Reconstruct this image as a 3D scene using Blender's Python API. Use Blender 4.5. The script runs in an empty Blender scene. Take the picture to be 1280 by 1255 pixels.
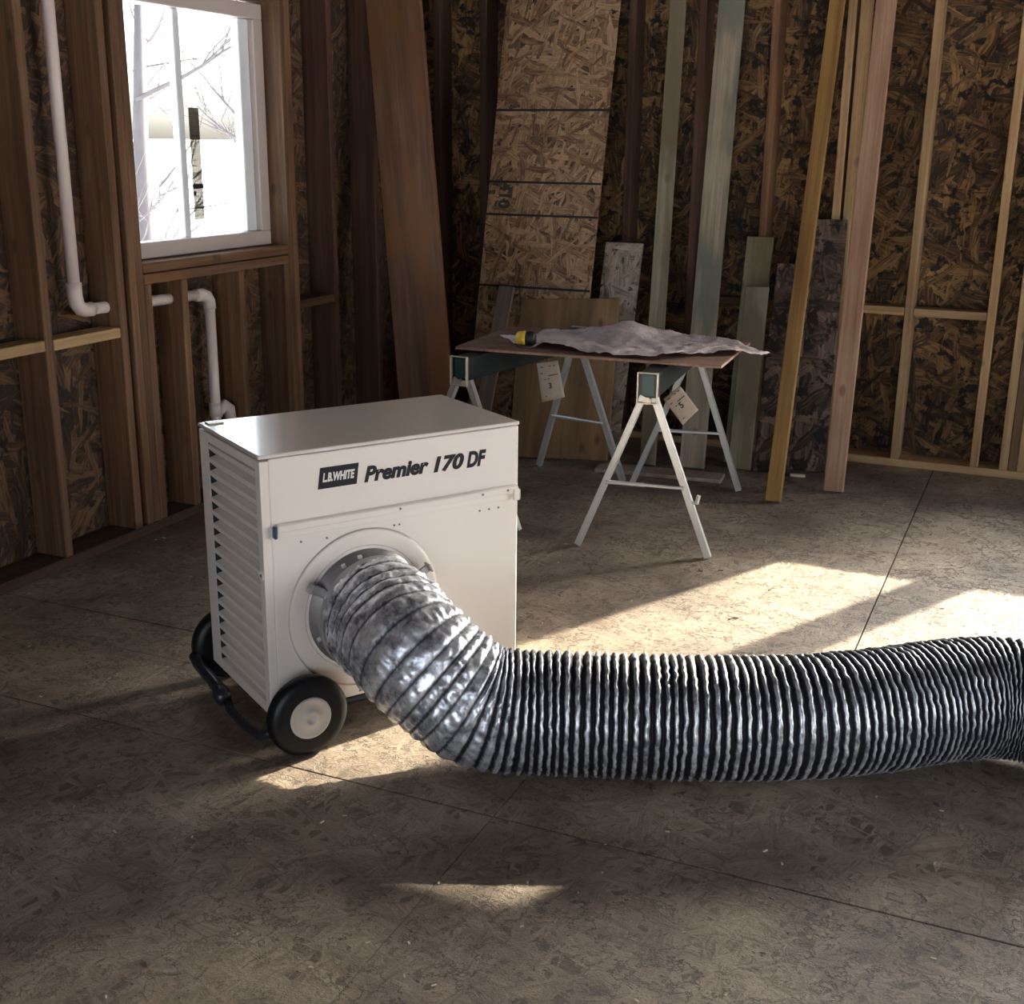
import bpy, bmesh, math, random
from mathutils import Vector, Matrix, noise, Euler
R = random.Random(7)
SC = bpy.context.scene
COL = SC.collection

# ------------------------------------------------------------------ camera
# room axes: X runs along the back wall (to the right), Y towards it, Z up; metres
cam_d = bpy.data.cameras.new('camera'); cam = bpy.data.objects.new('camera', cam_d); COL.objects.link(cam)
F_PX = 1519.76
cam_d.sensor_fit = 'HORIZONTAL'; cam_d.sensor_width = 36.0; cam_d.lens = F_PX/1280*36.0
cam_d.shift_y = -6.5/1280
cam_d.clip_start = .05; cam_d.clip_end = 6000
rx_, up_, fw_ = Vector((.9141, .4055, .0100)), Vector((-.1230, .2520, .9600)), Vector((-.3870, .8780, -.2800))
fw_.normalize(); rx_ = (rx_-fw_*rx_.dot(fw_)).normalized(); up_ = rx_.cross(fw_)
m3 = Matrix((rx_, up_, -fw_)).transposed()
cam.matrix_world = Matrix.Translation((0, 0, 1.5)) @ m3.to_4x4()
SC.camera = cam
SC.view_settings.view_transform = 'Standard'; SC.view_settings.look = 'None'
SC.view_settings.gamma = 1; SC.view_settings.use_curve_mapping = False
SC.view_settings.exposure = 0.0

# ------------------------------------------------------------------ light
WORLD_STRENGTH = 1.72
SUN = 24.0
w = bpy.data.worlds.new('winter_sky'); SC.world = w; w.use_nodes = True
bgn = w.node_tree.nodes['Background']; bgn.inputs[1].default_value = WORLD_STRENGTH
sky = w.node_tree.nodes.new('ShaderNodeTexSky'); sky.sky_type = 'NISHITA'; sky.sun_disc = False
sky.sun_elevation = math.radians(25); sky.sun_rotation = math.atan2(.425, .905)   # hazy winter sun beyond the back wall
sky.air_density = 1.0; sky.dust_density = 5.0; sky.ozone_density = 1.0
hs = w.node_tree.nodes.new('ShaderNodeHueSaturation'); hs.inputs['Saturation'].default_value = .45
w.node_tree.links.new(sky.outputs[0], hs.inputs['Color']); w.node_tree.links.new(hs.outputs[0], bgn.inputs[0])
sun_d = bpy.data.lights.new('sun', 'SUN'); sun_d.energy = SUN; sun_d.angle = math.radians(.7); sun_d.color = (1.0, .88, .68)
sun = bpy.data.objects.new('sun', sun_d); COL.objects.link(sun)
sdir = Vector((-.447*math.cos(math.radians(25)), -.894*math.cos(math.radians(25)), -math.sin(math.radians(25))))
sun.rotation_euler = sdir.to_track_quat('-Z', 'Y').to_euler(); sun.location = (3, 12, 6)
def portal(name, loc, rot, sx, sy):
    d = bpy.data.lights.new(name, 'AREA'); d.shape = 'RECTANGLE'; d.size = sx; d.size_y = sy
    d.cycles.is_portal = True
    o = bpy.data.objects.new(name, d); COL.objects.link(o); o.location = loc; o.rotation_euler = rot
PI = math.pi
portal('sky_portal', (-3.30, 4.16, 1.52), (0, -PI/2, 0), .9, .9)          # window in the left wall, facing +X
portal('sky_portal', (.63, 6.16, 1.50), (-PI/2, 0, 0), 1.3, 1.3)          # windows in the back wall, facing -Y
portal('sky_portal', (.6, -2.66, 1.05), (PI/2, 0, 0), 3.6, 2.1)           # unseen wide doorway added behind the camera for fill light, facing +Y
portal('sky_portal', (4.16, 3.4, 1.10), (0, PI/2, 0), 2.1, 3.4)           # unseen door-sized opening added in the right wall for fill light, facing -X

# ------------------------------------------------------------------ node helpers
def newmat(name, rough=.6, metal=0.0, col=(.5, .5, .5), spec=None):
    m = bpy.data.materials.new(name); m.use_nodes = True
    b = m.node_tree.nodes['Principled BSDF']
    b.inputs['Base Color'].default_value = (*col, 1); b.inputs['Roughness'].default_value = rough
    b.inputs['Metallic'].default_value = metal
    if spec is not None: b.inputs['Specular IOR Level'].default_value = spec
    return m, m.node_tree, b
class G:
    def __init__(s, t): s.t = t
    def n(s, typ, **kw):
        x = s.t.nodes.new(typ)
        for k, v in kw.items():
            if k.startswith('i_'):
                key = k[2:]; key = int(key) if key.isdigit() else key.replace('_', ' ')
                if isinstance(v, bpy.types.NodeSocket): s.t.links.new(v, x.inputs[key])
                else: x.inputs[key].default_value = v
            else: setattr(x, k, v)
        return x
    def l(s, a, b): s.t.links.new(a, b)
    def math(s, op, a, b=None, clamp=False):
        x = s.t.nodes.new('ShaderNodeMath'); x.operation = op; x.use_clamp = clamp
        for i, v in enumerate((a, b)):
            if v is None: continue
            if isinstance(v, bpy.types.NodeSocket): s.l(v, x.inputs[i])
            else: x.inputs[i].default_value = v
        return x.outputs[0]
    def mix(s, f, a, b, mode='MIX'):
        x = s.t.nodes.new('ShaderNodeMix'); x.data_type = 'RGBA'; x.blend_type = mode
        for i, v in ((0, f), (6, a), (7, b)):
            if isinstance(v, bpy.types.NodeSocket): s.l(v, x.inputs[i])
            else: x.inputs[i].default_value = v if i == 0 else ((*v, 1) if len(v) == 3 else v)
        return x.outputs[2]
    def ramp(s, f, stops):
        x = s.t.nodes.new('ShaderNodeValToRGB'); e = x.color_ramp.elements
        while len(e) < len(stops): e.new(.5)
        for k, (p, c) in enumerate(stops):
            e[k].position = p; e[k].color = (*c, 1) if len(c) == 3 else c
        s.l(f, x.inputs[0]); return x.outputs[0]
    def gramp(s, f, a, b):
        x = s.t.nodes.new('ShaderNodeMapRange'); x.inputs[1].default_value = a; x.inputs[2].default_value = b
        s.l(f, x.inputs[0]); return x.outputs[0]

def wood(name, light, dark, knot=(.06, .03, .015), stain=None, rough=.75, vary=.25, knots=True, fig=1.0):
    """sawn softwood, the grain runs along the piece's own Z"""
    m, t, b = newmat(name, rough); g = G(t)
    tc = g.n('ShaderNodeTexCoord'); oi = g.n('ShaderNodeObjectInfo')
    off = g.n('ShaderNodeCombineXYZ', i_0=g.math('MULTIPLY', oi.outputs['Random'], 37.0), i_1=g.math('MULTIPLY', oi.outputs['Random'], 91.0), i_2=g.math('MULTIPLY', oi.outputs['Random'], 53.0))
    add = g.n('ShaderNodeVectorMath', operation='ADD', i_0=tc.outputs['Object'], i_1=off.outputs[0])
    def sc(v): return g.n('ShaderNodeVectorMath', operation='MULTIPLY', i_0=add.outputs[0], i_1=v).outputs[0]
    n1 = g.n('ShaderNodeTexNoise', i_Vector=sc((42*fig, 42*fig, 1.3)), i_Scale=1.0, i_Detail=5.0, i_Roughness=.6)
    n2 = g.n('ShaderNodeTexNoise', i_Vector=sc((190, 190, 5)), i_Scale=1.0, i_Detail=3.0)
    n3 = g.n('ShaderNodeTexNoise', i_Vector=sc((6, 6, 1.6)), i_Scale=1.0, i_Detail=3.0)
    c = g.mix(g.gramp(n1.outputs[0], .34, .66), dark, light)
    c = g.mix(g.math('MULTIPLY', g.gramp(n2.outputs[0], .45, .75), .35), c, tuple(x*.55 for x in dark))
    c = g.mix(g.gramp(n3.outputs[0], .30, .75), c, g.mix(1.0, c, (.62, .50, .42), 'MULTIPLY'))
    if stain: c = g.mix(g.math('MULTIPLY', g.gramp(n3.outputs[0], .46, .56), .85), c, stain)
    if knots:
        v = g.n('ShaderNodeTexVoronoi', i_Vector=sc((9, 0, 5.0)), i_Scale=1.0)
        k = g.gramp(v.outputs['Distance'], .17, .09)
        c = g.mix(k, c, g.mix(n1.outputs[0], knot, dark))
    hv = g.n('ShaderNodeHueSaturation', i_Value=g.math('ADD', g.math('MULTIPLY', oi.outputs['Random'], vary*2), 1-vary), i_Color=c)
    g.l(hv.outputs[0], b.inputs['Base Color'])
    bp = g.n('ShaderNodeBump', i_Strength=.25, i_Distance=.002, i_Height=n1.outputs[0]); g.l(bp.outputs[0], b.inputs['Normal'])
    return m

def osb(name, plane, pal, scratch=0.0, bd=.006, gap=(.012, .007, .004), gap_t=.66, rough=.8, flake=1.0, dirt=None, contrast=1.0, bump=.5, dirt_amt=(.42, .62)):
    """pressed strand board: stretched flakes lying at many angles in the plane of the board"""
    m, t, b = newmat(name, rough); g = G(t)
    tc = g.n('ShaderNodeTexCoord'); sp = g.n('ShaderNodeSeparateXYZ', i_0=tc.outputs['Object'])
    ax = {'XZ': (0, 2, 1), 'YZ': (1, 2, 0), 'XY': (0, 1, 2)}[plane]
    base = g.n('ShaderNodeCombineXYZ', i_0=sp.outputs[ax[0]], i_1=sp.outputs[ax[1]], i_2=0.0)
    wn = g.n('ShaderNodeTexNoise', i_Vector=base.outputs[0], i_Scale=7.0*flake, i_Detail=2.0)
    wv = g.n('ShaderNodeVectorMath', operation='SCALE', i_0=wn.outputs['Color']); wv.inputs['Scale'].default_value = .05/flake
    wb = g.n('ShaderNodeVectorMath', operation='ADD', i_0=base.outputs[0], i_1=wv.outputs[0])
    cols, hts = [], []
    for i, (ang, sx, sy) in enumerate(((25, 6, 38), (-38, 7, 44), (84, 6, 36), (-75, 8, 52), (5, 6, 32))):
        r0 = g.n('ShaderNodeMapping'); r0.inputs['Rotation'].default_value = (0, 0, math.radians(ang)); g.l(wb.outputs[0], r0.inputs[0])
        r1 = g.n('ShaderNodeMapping'); r1.inputs['Scale'].default_value = (sx*flake, sy*flake, 1); r1.inputs['Location'].default_value = (i*7.3, i*3.1, 0); g.l(r0.outputs[0], r1.inputs[0])
        v = g.n('ShaderNodeTexVoronoi', i_Vector=r1.outputs[0], i_Scale=1.0, voronoi_dimensions='2D')
        s = g.n('ShaderNodeSeparateColor', i_0=v.outputs['Color'])
        r2 = g.n('ShaderNodeMapping'); r2.inputs['Scale'].default_value = (9*flake, 120*flake, 1); g.l(r0.outputs[0], r2.inputs[0])
        sn = g.n('ShaderNodeTexNoise', i_Vector=r2.outputs[0], i_Scale=1.0, i_Detail=3.0, noise_dimensions='2D')
        cols.append(g.math('ADD', g.math('MULTIPLY', s.outputs[0], .42*contrast), g.math('MULTIPLY', g.gramp(sn.outputs[0], .25, .75), .42))); hts.append((s.outputs[1], v.outputs['Distance']))
    val, top = cols[0], hts[0][0]
    for i in range(1, 5):
        gt = g.gramp(g.math('SUBTRACT', hts[i][0], top), -.03, .03)
        x = g.n('ShaderNodeMix', data_type='FLOAT'); g.l(gt, x.inputs[0]); g.l(val, x.inputs[2]); g.l(cols[i], x.inputs[3]); val = x.outputs[0]
        top = g.math('MAXIMUM', top, hts[i][0])
    fine = g.n('ShaderNodeTexNoise', i_Vector=wb.outputs[0], i_Scale=60.0*flake, i_Detail=5.0, i_Roughness=.75)
    med = g.n('ShaderNodeTexNoise', i_Vector=wb.outputs[0], i_Scale=9.0, i_Detail=4.0, i_Roughness=.6)
    val2 = g.math('ADD', g.math('ADD', val, g.math('MULTIPLY', fine.outputs[0], .30)), g.math('MULTIPLY', med.outputs[0], .30))
    c = g.ramp(val2, [(.34, pal[0]), (.56, pal[1]), (.74, pal[2]), (.96, pal[3])])
    # dark voids between the strands: small pits, drawn out along the grain of the topmost strands
    gn = g.n('ShaderNodeTexNoise', i_Vector=wb.outputs[0], i_Scale=22.0*flake, i_Detail=5.0, i_Roughness=.62)
    gp = g.gramp(gn.outputs[0], gap_t-.05, gap_t+.005)
    deep = g.gramp(top, .60, .48)
    gp = g.math('MAXIMUM', gp, g.math('MULTIPLY', deep, .8))
    c = g.mix(gp, c, gap)
    big = g.n('ShaderNodeTexNoise', i_Vector=base.outputs[0], i_Scale=1.7, i_Detail=4.0, i_Roughness=.6)
    if scratch:
        sn2 = g.n('ShaderNodeTexNoise', i_Vector=wb.outputs[0], i_Scale=11.0, i_Detail=6.0, i_Roughness=.7)
        sn3 = g.n('ShaderNodeTexNoise', i_Vector=base.outputs[0], i_Scale=6.0, i_Detail=4.0)
        ln = g.gramp(g.math('ABSOLUTE', g.math('SUBTRACT', sn2.outputs[0], .5)), .014, .004)
        ln = g.math('MULTIPLY', ln, g.gramp(sn3.outputs[0], .42, .60))
        c = g.mix(g.math('MULTIPLY', ln, scratch), c, gap)
        gp = g.math('MAXIMUM', gp, g.math('MULTIPLY', ln, .8))
    if dirt: c = g.mix(g.math('MULTIPLY', g.gramp(big.outputs[0], *dirt_amt), .8), c, g.mix(1.0, c, dirt, 'MULTIPLY'))
    g.l(c, b.inputs['Base Color'])
    h = g.math('SUBTRACT', g.math('ADD', g.math('MULTIPLY', top, .8), g.math('MULTIPLY', fine.outputs[0], .4)), gp)
    bp = g.n('ShaderNodeBump', i_Strength=bump, i_Distance=bd, i_Height=h); g.l(bp.outputs[0], b.inputs['Normal'])
    return m

def painted(name, col, rough=.35, mott=.05, bump=0.0, metal=0.0, scale=8.0, coat=0.0):
    m, t, b = newmat(name, rough, metal); g = G(t)
    tc = g.n('ShaderNodeTexCoord'); n = g.n('ShaderNodeTexNoise', i_Vector=tc.outputs['Object'], i_Scale=scale, i_Detail=5.0)
    c = g.mix(n.outputs[0], tuple(x*(1-mott) for x in col), tuple(min(1, x*(1+mott)) for x in col))
    g.l(c, b.inputs['Base Color'])
    g.l(g.gramp(n.outputs[0], -.5+rough*0, 1.0), b.inputs['Roughness']) if False else None
    if coat: b.inputs['Coat Weight'].default_value = coat; b.inputs['Coat Roughness'].default_value = .08
    if bump:
        bp = g.n('ShaderNodeBump', i_Strength=bump, i_Distance=.003, i_Height=n.outputs[0]); g.l(bp.outputs[0], b.inputs['Normal'])
    return m

M = {}
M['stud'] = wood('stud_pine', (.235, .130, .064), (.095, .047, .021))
M['stud_dark'] = wood('stud_pine_shaded', (.10, .050, .028), (.048, .022, .012))  # darker copy of the stud pine, with the dark corner's shade in its colour
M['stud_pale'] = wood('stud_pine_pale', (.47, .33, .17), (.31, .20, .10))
M['yellow'] = wood('plank_yellow', (.46, .28, .085), (.30, .17, .05))
M['pink'] = wood('plank_pink', (.42, .285, .20), (.27, .165, .11))
M['green'] = wood('treated_green', (.27, .25, .18), (.15, .14, .095), stain=(.11, .085, .05), knot=(.07, .05, .03))
M['green_stain'] = wood('treated_stained', (.38, .33, .255), (.22, .19, .145), stain=(.11, .12, .095), knot=(.05, .05, .04))
M['green_dark'] = wood('treated_dark', (.24, .235, .15), (.16, .155, .10), knot=(.05, .04, .02))
M['grey_board'] = wood('weathered_grey', (.30, .25, .22), (.17, .135, .12))
M['rust_board'] = wood('rough_brown', (.27, .15, .09), (.12, .06, .035), stain=(.20, .085, .028), knots=False, fig=.5)
M['floor_board'] = wood('dusty_board', (.42, .35, .31), (.30, .25, .22), knots=False)
M['ply'] = wood('plywood_face', (.30, .19, .09), (.17, .105, .052), fig=.35)
M['table_ply'] = wood('table_plywood', (.26, .155, .11), (.16, .09, .06), fig=.4, knots=False)
M['table_edge'] = wood('table_edge', (.62, .42, .33), (.45, .29, .22), knots=False)
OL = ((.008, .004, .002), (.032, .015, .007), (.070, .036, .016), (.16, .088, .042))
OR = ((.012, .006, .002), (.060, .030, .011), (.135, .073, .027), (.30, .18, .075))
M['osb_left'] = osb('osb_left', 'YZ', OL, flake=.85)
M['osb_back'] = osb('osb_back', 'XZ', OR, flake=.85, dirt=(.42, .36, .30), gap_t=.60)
M['osb_sheet'] = osb('osb_sheet', 'XZ', ((.05, .025, .013), (.15, .082, .042), (.25, .15, .080), (.38, .25, .15)), flake=1.2, gap_t=.68)
M['osb_grey'] = osb('osb_grey', 'XZ', ((.12, .09, .07), (.26, .20, .16), (.36, .29, .24), (.46, .38, .32)), flake=1.1)
M['osb_bark'] = osb('osb_bark', 'XZ', ((.012, .006, .004), (.04, .024, .017), (.09, .058, .042), (.18, .12, .09)), flake=.7, gap_t=.58)
M['osb_floor'] = osb('osb_floor', 'XY', ((.19, .14, .10), (.29, .225, .165), (.36, .285, .21), (.43, .35, .26)), gap=(.12, .09, .065), gap_t=.72, flake=1.5, dirt=(.31, .265, .285), contrast=.70, bump=1.0, dirt_amt=(.36, .62), rough=.55, scratch=.8, bd=.010)
M['cream'] = painted('heater_paint', (.73, .67, .62), .42, .02, coat=.0)
M['cream_top'] = painted('heater_top_paint', (.66, .60, .57), .25, .02, coat=1.0)
M['cream_top'].node_tree.nodes['Principled BSDF'].inputs['Coat IOR'].default_value = 1.8
M['black_gap'] = painted('louver_void', (.008, .008, .01), .8)
M['rubber'] = painted('tyre_rubber', (.006, .007, .009), .42, .1)
M['rubber'].node_tree.nodes['Principled BSDF'].inputs['Specular IOR Level'].default_value = .3
M['hub'] = painted('hub_plastic', (.50, .45, .41), .45, .03)
M['black_steel'] = painted('black_steel', (.018, .022, .032), .3, .1)
M['decal'] = painted('decal_black', (.004, .004, .010), .75)
M['decal_white'] = painted('decal_white', (.75, .72, .68), .5)
M['blue_cap'] = painted('blue_cap', (.03, .05, .10), .35)
M['collar'] = painted('galvanised_collar', (.33, .32, .33), .38, .12, metal=.7, scale=20)
M['galv'] = painted('galvanised_leg', (.66, .67, .68), .36, .10, metal=.45, scale=25)
M['galv_dark'] = painted('galvanised_leg_shaded', (.17, .18, .23), .4, .10, metal=.5, scale=25)
M['teal'] = painted('teal_steel', (.03, .10, .10), .35, .1)
M['beam_dark'] = painted('beam_steel', (.02, .028, .03), .4, .1)
M['zinc'] = painted('zinc_bracket', (.60, .55, .47), .35, .1, metal=.4)
M['vinyl'] = painted('window_vinyl', (.50, .43, .40), .4, .03)
M['vinyl_white'] = painted('window_white', (.80, .84, .88), .4, .02)
M['pvc'] = painted('pvc_pipe', (.66, .56, .52), .35, .04)
M['card'] = painted('cardboard_tag', (.50, .42, .34), .8, .12, scale=60)
M['ink'] = painted('ink', (.04, .035, .03), .8)
M['yellow_plastic'] = painted('yellow_plastic', (.75, .50, .06), .4, .15, scale=60)
M['black_plastic'] = painted('black_plastic', (.01, .01, .01), .5)
M['snow'] = painted('snow', (.85, .87, .90), .9, .03)
M['bark'] = painted('tree_bark', (.09, .08, .085), .9, .2)
M['chip'] = painted('wood_chip', (.60, .50, .38), .8, .25, scale=30)
M['screw'] = painted('screw', (.16, .14, .13), .4)

def paper_mat():
    m, t, b = newmat('blueprint_paper', .75); g = G(t)
    tc = g.n('ShaderNodeTexCoord')
    n = g.n('ShaderNodeTexNoise', i_Vector=tc.outputs['Object'], i_Scale=9.0, i_Detail=6.0, i_Roughness=.65)
    c = g.ramp(n.outputs[0], [(.3, (.42, .33, .32)), (.55, (.64, .53, .53)), (.75, (.76, .68, .68))])
    g.l(c, b.inputs['Base Color'])
    n2 = g.n('ShaderNodeTexNoise', i_Vector=tc.outputs['Object'], i_Scale=26.0, i_Detail=5.0)
    bp = g.n('ShaderNodeBump', i_Strength=.8, i_Distance=.014, i_Height=n2.outputs[0]); g.l(bp.outputs[0], b.inputs['Normal'])
    return m
M['paper'] = paper_mat()

def glass_mat():
    m = bpy.data.materials.new('window_glass'); m.use_nodes = True; t = m.node_tree; g = G(t)
    t.nodes.remove(t.nodes['Principled BSDF']); out = t.nodes['Material Output']
    tr = g.n('ShaderNodeBsdfTransparent'); tr.inputs[0].default_value = (.96, .98, .98, 1)
    gl = g.n('ShaderNodeBsdfGlossy'); gl.inputs['Roughness'].default_value = .02
    fr = g.n('ShaderNodeLayerWeight'); fc = g.math('ADD', g.math('MULTIPLY', g.math('POWER', fr.outputs['Facing'], 4.0), .6), .03)
    mx = g.n('ShaderNodeMixShader'); g.l(fc, mx.inputs[0]); g.l(tr.outputs[0], mx.inputs[1]); g.l(gl.outputs[0], mx.inputs[2])
    g.l(mx.outputs[0], out.inputs[0]); return m
M['glass'] = glass_mat()
def sticker_mat():
    m = bpy.data.materials.new('sticker_film'); m.use_nodes = True; t = m.node_tree; g = G(t); t.nodes.remove(t.nodes['Principled BSDF'])
    tr = g.n('ShaderNodeBsdfTransparent'); tr.inputs[0].default_value = (.26, .25, .23, 1)
    g.l(tr.outputs[0], t.nodes['Material Output'].inputs[0]); return m

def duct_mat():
    """silvered fabric; the wire seams are dark, and the shade of the bunched folds is painted in (attribute 'seam', 0 on bare cloth, 1 on wires and in folds)"""
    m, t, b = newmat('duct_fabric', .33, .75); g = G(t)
    at = g.n('ShaderNodeAttribute', attribute_name='seam_fold_shade'); tc = g.n('ShaderNodeTexCoord')
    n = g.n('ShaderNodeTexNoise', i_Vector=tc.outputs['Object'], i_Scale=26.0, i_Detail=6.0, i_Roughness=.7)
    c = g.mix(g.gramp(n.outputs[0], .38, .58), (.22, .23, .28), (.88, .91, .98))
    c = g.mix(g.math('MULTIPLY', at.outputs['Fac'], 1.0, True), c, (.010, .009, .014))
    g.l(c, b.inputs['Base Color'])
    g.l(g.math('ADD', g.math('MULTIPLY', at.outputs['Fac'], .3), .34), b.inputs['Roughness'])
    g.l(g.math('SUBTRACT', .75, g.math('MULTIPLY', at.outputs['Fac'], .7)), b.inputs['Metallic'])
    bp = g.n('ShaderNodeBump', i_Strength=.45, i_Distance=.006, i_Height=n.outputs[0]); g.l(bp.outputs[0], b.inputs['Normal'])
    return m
M['duct'] = duct_mat()

# ------------------------------------------------------------------ geometry helpers
def link(name, me, mat=None, parent=None):
    o = bpy.data.objects.new(name, me); COL.objects.link(o)
    if mat is not None and me is not None and len(me.materials) == 0: me.materials.append(mat)
    if parent is not None: o.parent = parent
    return o
def tag(o, label=None, cat=None, group=None, kind=None):
    for k, v in (('label', label), ('category', cat), ('group', group), ('kind', kind)):
        if v: o[k] = v
    return o
def empty(name, loc=(0, 0, 0), rz=0.0, **kw):
    o = bpy.data.objects.new(name, None); COL.objects.link(o); o.location = loc; o.rotation_euler = (0, 0, rz); o.empty_display_size = .1
    return tag(o, **kw)
def fin(bm, name, mat, parent=None, smooth=False, bevel=0.0, segs=1):
    if bevel:
        bmesh.ops.bevel(bm, geom=list(bm.edges), offset=bevel, segments=segs, affect='EDGES', profile=.5)
    bmesh.ops.recalc_face_normals(bm, faces=list(bm.faces))
    me = bpy.data.meshes.new(name); bm.to_mesh(me); bm.free()
    if smooth:
        for p_ in me.polygons: p_.use_smooth = True
    return link(name, me, mat, parent)
def box(bm, x0, x1, y0, y1, z0, z1, mtx=None):
    vs = [bm.verts.new((x, y, z)) for x in (x0, x1) for y in (y0, y1) for z in (z0, z1)]
    for f in ((0, 1, 3, 2), (4, 6, 7, 5), (0, 4, 5, 1), (2, 3, 7, 6), (0, 2, 6, 4), (1, 5, 7, 3)):
        bm.faces.new([vs[i] for i in f])
    if mtx is not None:
        for v in vs: v.co = mtx @ v.co
    return vs
def boxo(name, b, mat, parent=None, bevel=.0015):
    bm = bmesh.new(); box(bm, *b); return fin(bm, name, mat, parent, bevel=bevel)
def tube(bm, pts, r, n=12, caps=True, radii=None):
    rings = []; pts = [Vector(p_) for p_ in pts]; prev = None
    for i, p_ in enumerate(pts):
        t = (pts[min(i+1, len(pts)-1)]-pts[max(i-1, 0)]).normalized()
        if prev is None:
            a = Vector((0, 0, 1)) if abs(t.z) < .9 else Vector((1, 0, 0)); a = (a-t*a.dot(t)).normalized()
        else: a = (prev-t*prev.dot(t)).normalized()
        prev = a; b_ = t.cross(a); rr = radii[i] if radii else r
        rings.append([bm.verts.new(p_+a*rr*math.cos(2*PI*k/n)+b_*rr*math.sin(2*PI*k/n)) for k in range(n)])
    for i in range(len(rings)-1):
        for k in range(n): bm.faces.new((rings[i][k], rings[i][(k+1) % n], rings[i+1][(k+1) % n], rings[i+1][k]))
    if caps: bm.faces.new(rings[0][::-1]); bm.faces.new(rings[-1])
def lathe(bm, prof, n=48, axis=0, c=(0, 0, 0), closed=False):
    """prof: (along, radius); axis 0/1/2"""
    rings = []
    for (a, r) in prof:
        ring = []
        for k in range(n):
            u, v = r*math.cos(2*PI*k/n), r*math.sin(2*PI*k/n)
            p_ = [0, 0, 0]; p_[axis] = a; p_[(axis+1) % 3] = u; p_[(axis+2) % 3] = v
            ring.append(bm.verts.new(Vector(p_)+Vector(c)))
        rings.append(ring)
    m_ = len(rings)
    for i in range(m_ if closed else m_-1):
        j = (i+1) % m_
        for k in range(n): bm.faces.new((rings[i][k], rings[i][(k+1) % n], rings[j][(k+1) % n], rings[j][k]))
    if not closed: bm.faces.new(rings[0]); bm.faces.new(rings[-1][::-1])
_lum = {}
def lumber(name, mat, p0, length, wx, wy, parent=None, direction=(0, 0, 1), face=None, warp=0.0, bevel=.003):
    """a sawn piece wx by wy, its local Z along 'direction', starting at p0 (centre of its lower end)"""
    key = (round(length, 3), wx, wy, mat.name, warp)
    if key not in _lum:
        bm = bmesh.new(); box(bm, -wx/2, wx/2, -wy/2, wy/2, 0, length)
        bmesh.ops.bevel(bm, geom=list(bm.edges), offset=min(bevel, wx*.2, wy*.2), segments=1, affect='EDGES')
        bmesh.ops.recalc_face_normals(bm, faces=list(bm.faces))
        me = bpy.data.meshes.new(name); bm.to_mesh(me); bm.free(); me.materials.append(mat); _lum[key] = me
    o = bpy.data.objects.new(name, _lum[key]); COL.objects.link(o)
    z = Vector(direction).normalized()
    y = Vector(face) if face is not None else Vector((0, 1, 0))
    if abs(z.dot(y.normalized())) > .95: y = Vector((0, 0, 1))
    y = (y-z*y.dot(z)).normalized(); x = y.cross(z)
    o.matrix_world = Matrix.Translation(Vector(p0)) @ Matrix((x, y, z)).transposed().to_4x4()
    if parent is not None:
        o.parent = parent; o.matrix_parent_inverse = Matrix.Identity(4)
        o.matrix_local = parent.matrix_world.inverted() @ o.matrix_world if False else o.matrix_world.copy()
    return o
D6, W4 = .14, .038
XL, YB = -3.15, 6.0      # inner faces of the studs: left wall, back wall
XR, YF, HT = 4.0, -2.5, 2.44

# ------------------------------------------------------------------ floor
floor = empty('floor', kind='structure')
boxo('chalk_line', (-2.95, -2.12, 2.668, 2.672, .0002, .0007), M['screw'], floor, 0)
ys = [-2.66, -.17, 2.27, 2.87, 5.31, 6.15]
for j in range(len(ys)-1):
    xs = [-3.35, -2.87, -1.65, -.43, .79, 2.01, 3.23, 4.15] if j >= 3 else [-3.35, -2.26, -1.04, .18, 1.40, 2.62, 3.84, 4.15]
    for i in range(len(xs)-1):
        g_ = .0022 if j not in (1, 2) else .0008; e0, e1 = (.0002 if ys[j] == 5.31 else .0018), (.0002 if ys[j+1] == 5.31 else .0018)
        boxo('floor_panel', (xs[i]+g_, xs[i+1]-g_, ys[j]+e0, ys[j+1]-e1, -.018, R.uniform(-.0008, .0)), M['osb_floor'], floor, bevel=.0012)
boxo('joist_deck', (-3.4, 4.2, -2.7, 6.2, -.12, -.019), M['stud_dark'], floor)
snow = boxo('ground_outside', (-2500, 2500, -2500, 2500, -.60, -.45), M['snow'], None, bevel=0); snow['kind'] = 'structure'

# ------------------------------------------------------------------ left wall (its studs face +X)
wl = empty('wall_left', kind='structure')
xc = XL-D6/2
def stud_l(y0, z0=.038, z1=2.37, mat='stud', w_=W4): return lumber('stud', M[mat], (xc, y0+w_/2, z0), z1-z0, D6, w_, wl)
for y0 in (-2.45, -2.0, -1.6, -1.2, -.8, -.4, 0, .4, .8, 1.2, 1.6, 2.0, 2.38, 2.77): stud_l(y0)
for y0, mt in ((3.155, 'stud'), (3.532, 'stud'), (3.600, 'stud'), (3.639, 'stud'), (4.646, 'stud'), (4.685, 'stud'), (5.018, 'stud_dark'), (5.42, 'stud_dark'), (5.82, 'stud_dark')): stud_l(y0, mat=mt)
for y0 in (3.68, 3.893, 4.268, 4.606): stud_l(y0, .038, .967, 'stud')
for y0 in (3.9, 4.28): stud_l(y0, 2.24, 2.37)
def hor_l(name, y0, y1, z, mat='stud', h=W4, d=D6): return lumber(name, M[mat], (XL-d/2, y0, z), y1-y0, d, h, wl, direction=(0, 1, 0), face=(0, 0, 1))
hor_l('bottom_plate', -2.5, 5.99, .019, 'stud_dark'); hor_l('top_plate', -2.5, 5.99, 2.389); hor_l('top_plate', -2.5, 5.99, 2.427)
hor_l('rough_sill', 3.68, 4.644, .986, 'rust_board'); hor_l('rough_sill', 3.68, 4.644, 1.028, 'stud')
hor_l('window_header', 3.68, 4.644, 2.15, 'stud', h=.18)
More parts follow.
